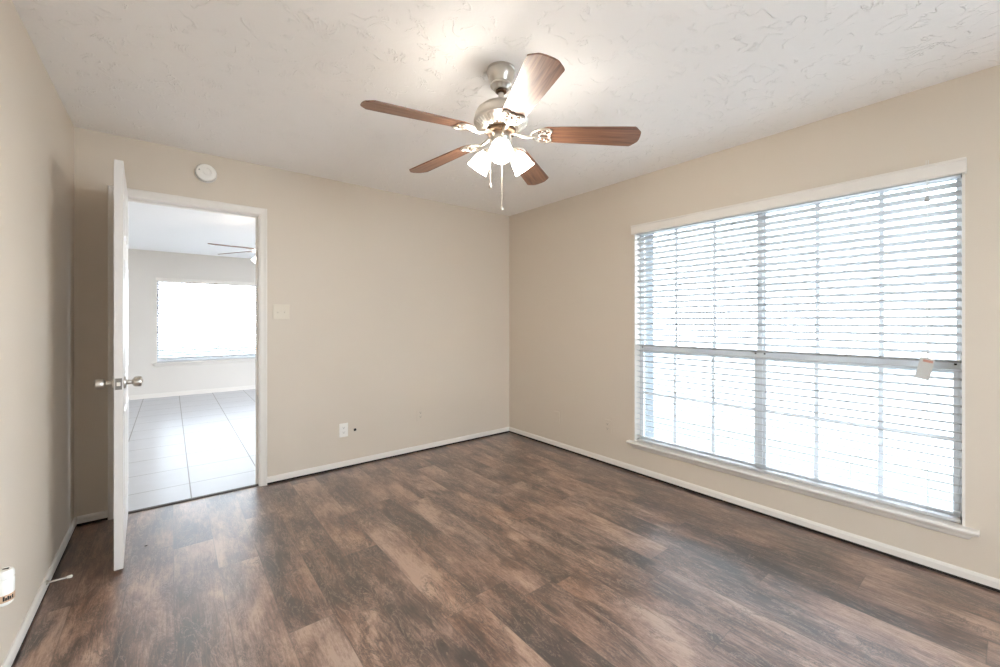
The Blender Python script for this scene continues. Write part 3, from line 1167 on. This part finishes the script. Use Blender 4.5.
def blank_parts(t):
    for dz in (0.042, -0.042):
        bm = B()
        add_lathe(bm, [(0, 0.0055), (0.0035, 0.0055), (0.003, 0.0072), (0, 0.0076)], 12, Matrix.Translation((0, 0, dz)) @ Matrix.Rotation(PI / 2, 4, 'X'))
        obj('screw', bm, M['painted_plate'], t)


plate_obj('blank_plate', 'beige painted blank plate low on the right wall near the corner', 'wall plate', (RW, -0.740, 0.300), R(-90), 0.070, 0.114, M['painted_plate'], 0, 0, blank_parts)

# hole in the wall where a cable once came out: dark ring with stub
bm = B()
add_lathe(bm, [(0, 0.0), (0.011, 0.0), (0.012, 0.001), (0.008, 0.0035), (0.006, 0.0015), (0, 0.0015)], 16, Matrix.Translation((1.712, 0, 0.310)) @ Matrix.Rotation(PI / 2, 4, 'X'))
tag(obj('cable_grommet', bm, M['dark_slot'], None, 40), 'tiny dark cable hole right of the white outlet', 'cable hole')

# smoke detector
sd = thing('smoke_detector', 'round white smoke detector above the doorway', 'smoke detector', (0.655, 0, 2.298))
RX = Matrix.Rotation(PI / 2, 4, 'X')
bm = B()
add_lathe(bm, [(0, 0), (0.066, 0), (0.067, 0.006), (0.064, 0.012), (0, 0.012)], 40, RX)
obj('mounting_base', bm, M['plastic'], sd, 35)
bm = B()
add_lathe(bm, [(0, 0.012), (0.060, 0.012), (0.061, 0.024), (0.055, 0.034), (0.040, 0.040), (0.030, 0.041), (0.028, 0.037), (0.016, 0.037), (0.014, 0.042), (0, 0.043)], 40, RX)
cv = obj('cover', bm, M['plastic'], sd, 35)
bm = B()
for k in range(28):
    a = 2 * PI * k / 28
    add_box(bm, 0.0605, 0.0622, -0.0225, -0.0145, -0.004, 0.004, 0.0, Matrix.Rotation(-a, 4, 'Y'))
obj('vent_slot', bm, M['dark_slot'], cv)
bm = B()
add_lathe(bm, [(0, 0.036), (0.0035, 0.036), (0.0035, 0.0405), (0, 0.041)], 12, Matrix.Translation((-0.040, 0, 0.012)) @ RX)
obj('indicator', bm, M['dark_slot'], cv)

# door stop screwed to the left baseboard: rigid arm with rubber tip
ds = thing('door_stop', 'white rubber-tipped door stop sticking out of the left baseboard', 'door stop', (0.012, -0.80, 0.048))
bm = B()
add_lathe(bm, [(0, 0), (0.011, 0), (0.011, 0.002), (0.007, 0.006), (0.0045, 0.008), (0, 0.008)], 18, Matrix.Rotation(PI / 2, 4, 'Y'))
obj('mounting_flange', bm, M['nickel'], ds, 40)
bm = B()
hel = []
for k in range(15 * 10 + 1):
    a = 2 * PI * k / 10
    hel.append((0.006 + 0.062 * k / 150, 0.0042 * math.cos(a), 0.0042 * math.sin(a)))
add_tube(bm, hel, 0.0011, 5)
add_tube(bm, [(0.004, 0, 0), (0.070, 0, 0)], 0.003, 8)
obj('spring', bm, M['antique'], ds, 60)
bm = B()
add_lathe(bm, [(0, 0.066), (0.006, 0.066), (0.007, 0.070), (0.007, 0.080), (0.005, 0.084), (0, 0.085)], 18, Matrix.Rotation(PI / 2, 4, 'Y'))
obj('rubber_tip', bm, M['rubber'], ds, 40)

# plug-in air freshener on the left wall
af = thing('air_freshener', 'white plug-in air freshener with tan printed band low on the left wall', 'air freshener', (0.024, -1.485, 0.312))
af.scale = (0.74, 0.74, 0.95)
bm = B()
add_lathe(bm, [(0, 0.0), (0.024, 0.0), (0.030, 0.004), (0.033, 0.014), (0.034, 0.050), (0.034, 0.086), (0.031, 0.090), (0, 0.090)], 36)
obj('body', bm, M['plastic'], af, 40)
bm = B()
add_lathe(bm, [(0, 0.091), (0.032, 0.091), (0.034, 0.096), (0.033, 0.112), (0.027, 0.120), (0, 0.122)], 36)
cp = obj('cap', bm, M['plastic'], af, 40)
bm = B()
add_box(bm, -0.003, 0.017, -0.004, 0.004, 0.1195, 0.1232, 0.001)
obj('vent_slot', bm, M['dark_slot'], cp)
bm = B()
add_lathe(bm, [(0.0338, 0.014), (0.0345, 0.015), (0.0345, 0.038), (0.0338, 0.039)], 36)
bd = obj('printed_band', bm, M['tan_label'], af, 40)
bm = B()
for a, hh in ((-1.35, 0.016), (-1.15, 0.010), (-0.95, 0.014), (-0.75, 0.011), (-0.5, 0.013)):
    add_box(bm, 0.0345, 0.0350, -0.003, 0.003, 0.020, 0.020 + hh, 0, Matrix.Rotation(a, 4, 'Z'))
obj('printed_mark', bm, M['dark_slot'], bd)
bm = B()
add_box(bm, -0.034, -0.020, -0.018, 0.018, 0.030, 0.080, 0.002)
obj('plug', bm, M['plastic'], af)

# small fleck on the floor in front of the doorway
bm = B()
pts = [(0.006 * math.cos(a) * (1 + 0.35 * math.sin(3 * a)), 0.004 * math.sin(a) * (1 + 0.2 * math.cos(2 * a))) for a in [2 * PI * k / 14 for k in range(14)]]
add_prism(bm, pts, 0.0, 0.003, Matrix.Translation((0.352, -0.56, 0.0)), 0.0008)
tag(obj('debris_fleck', bm, M['dark_slot']), 'tiny dark fleck of dirt lying on the floor before the doorway', 'debris')
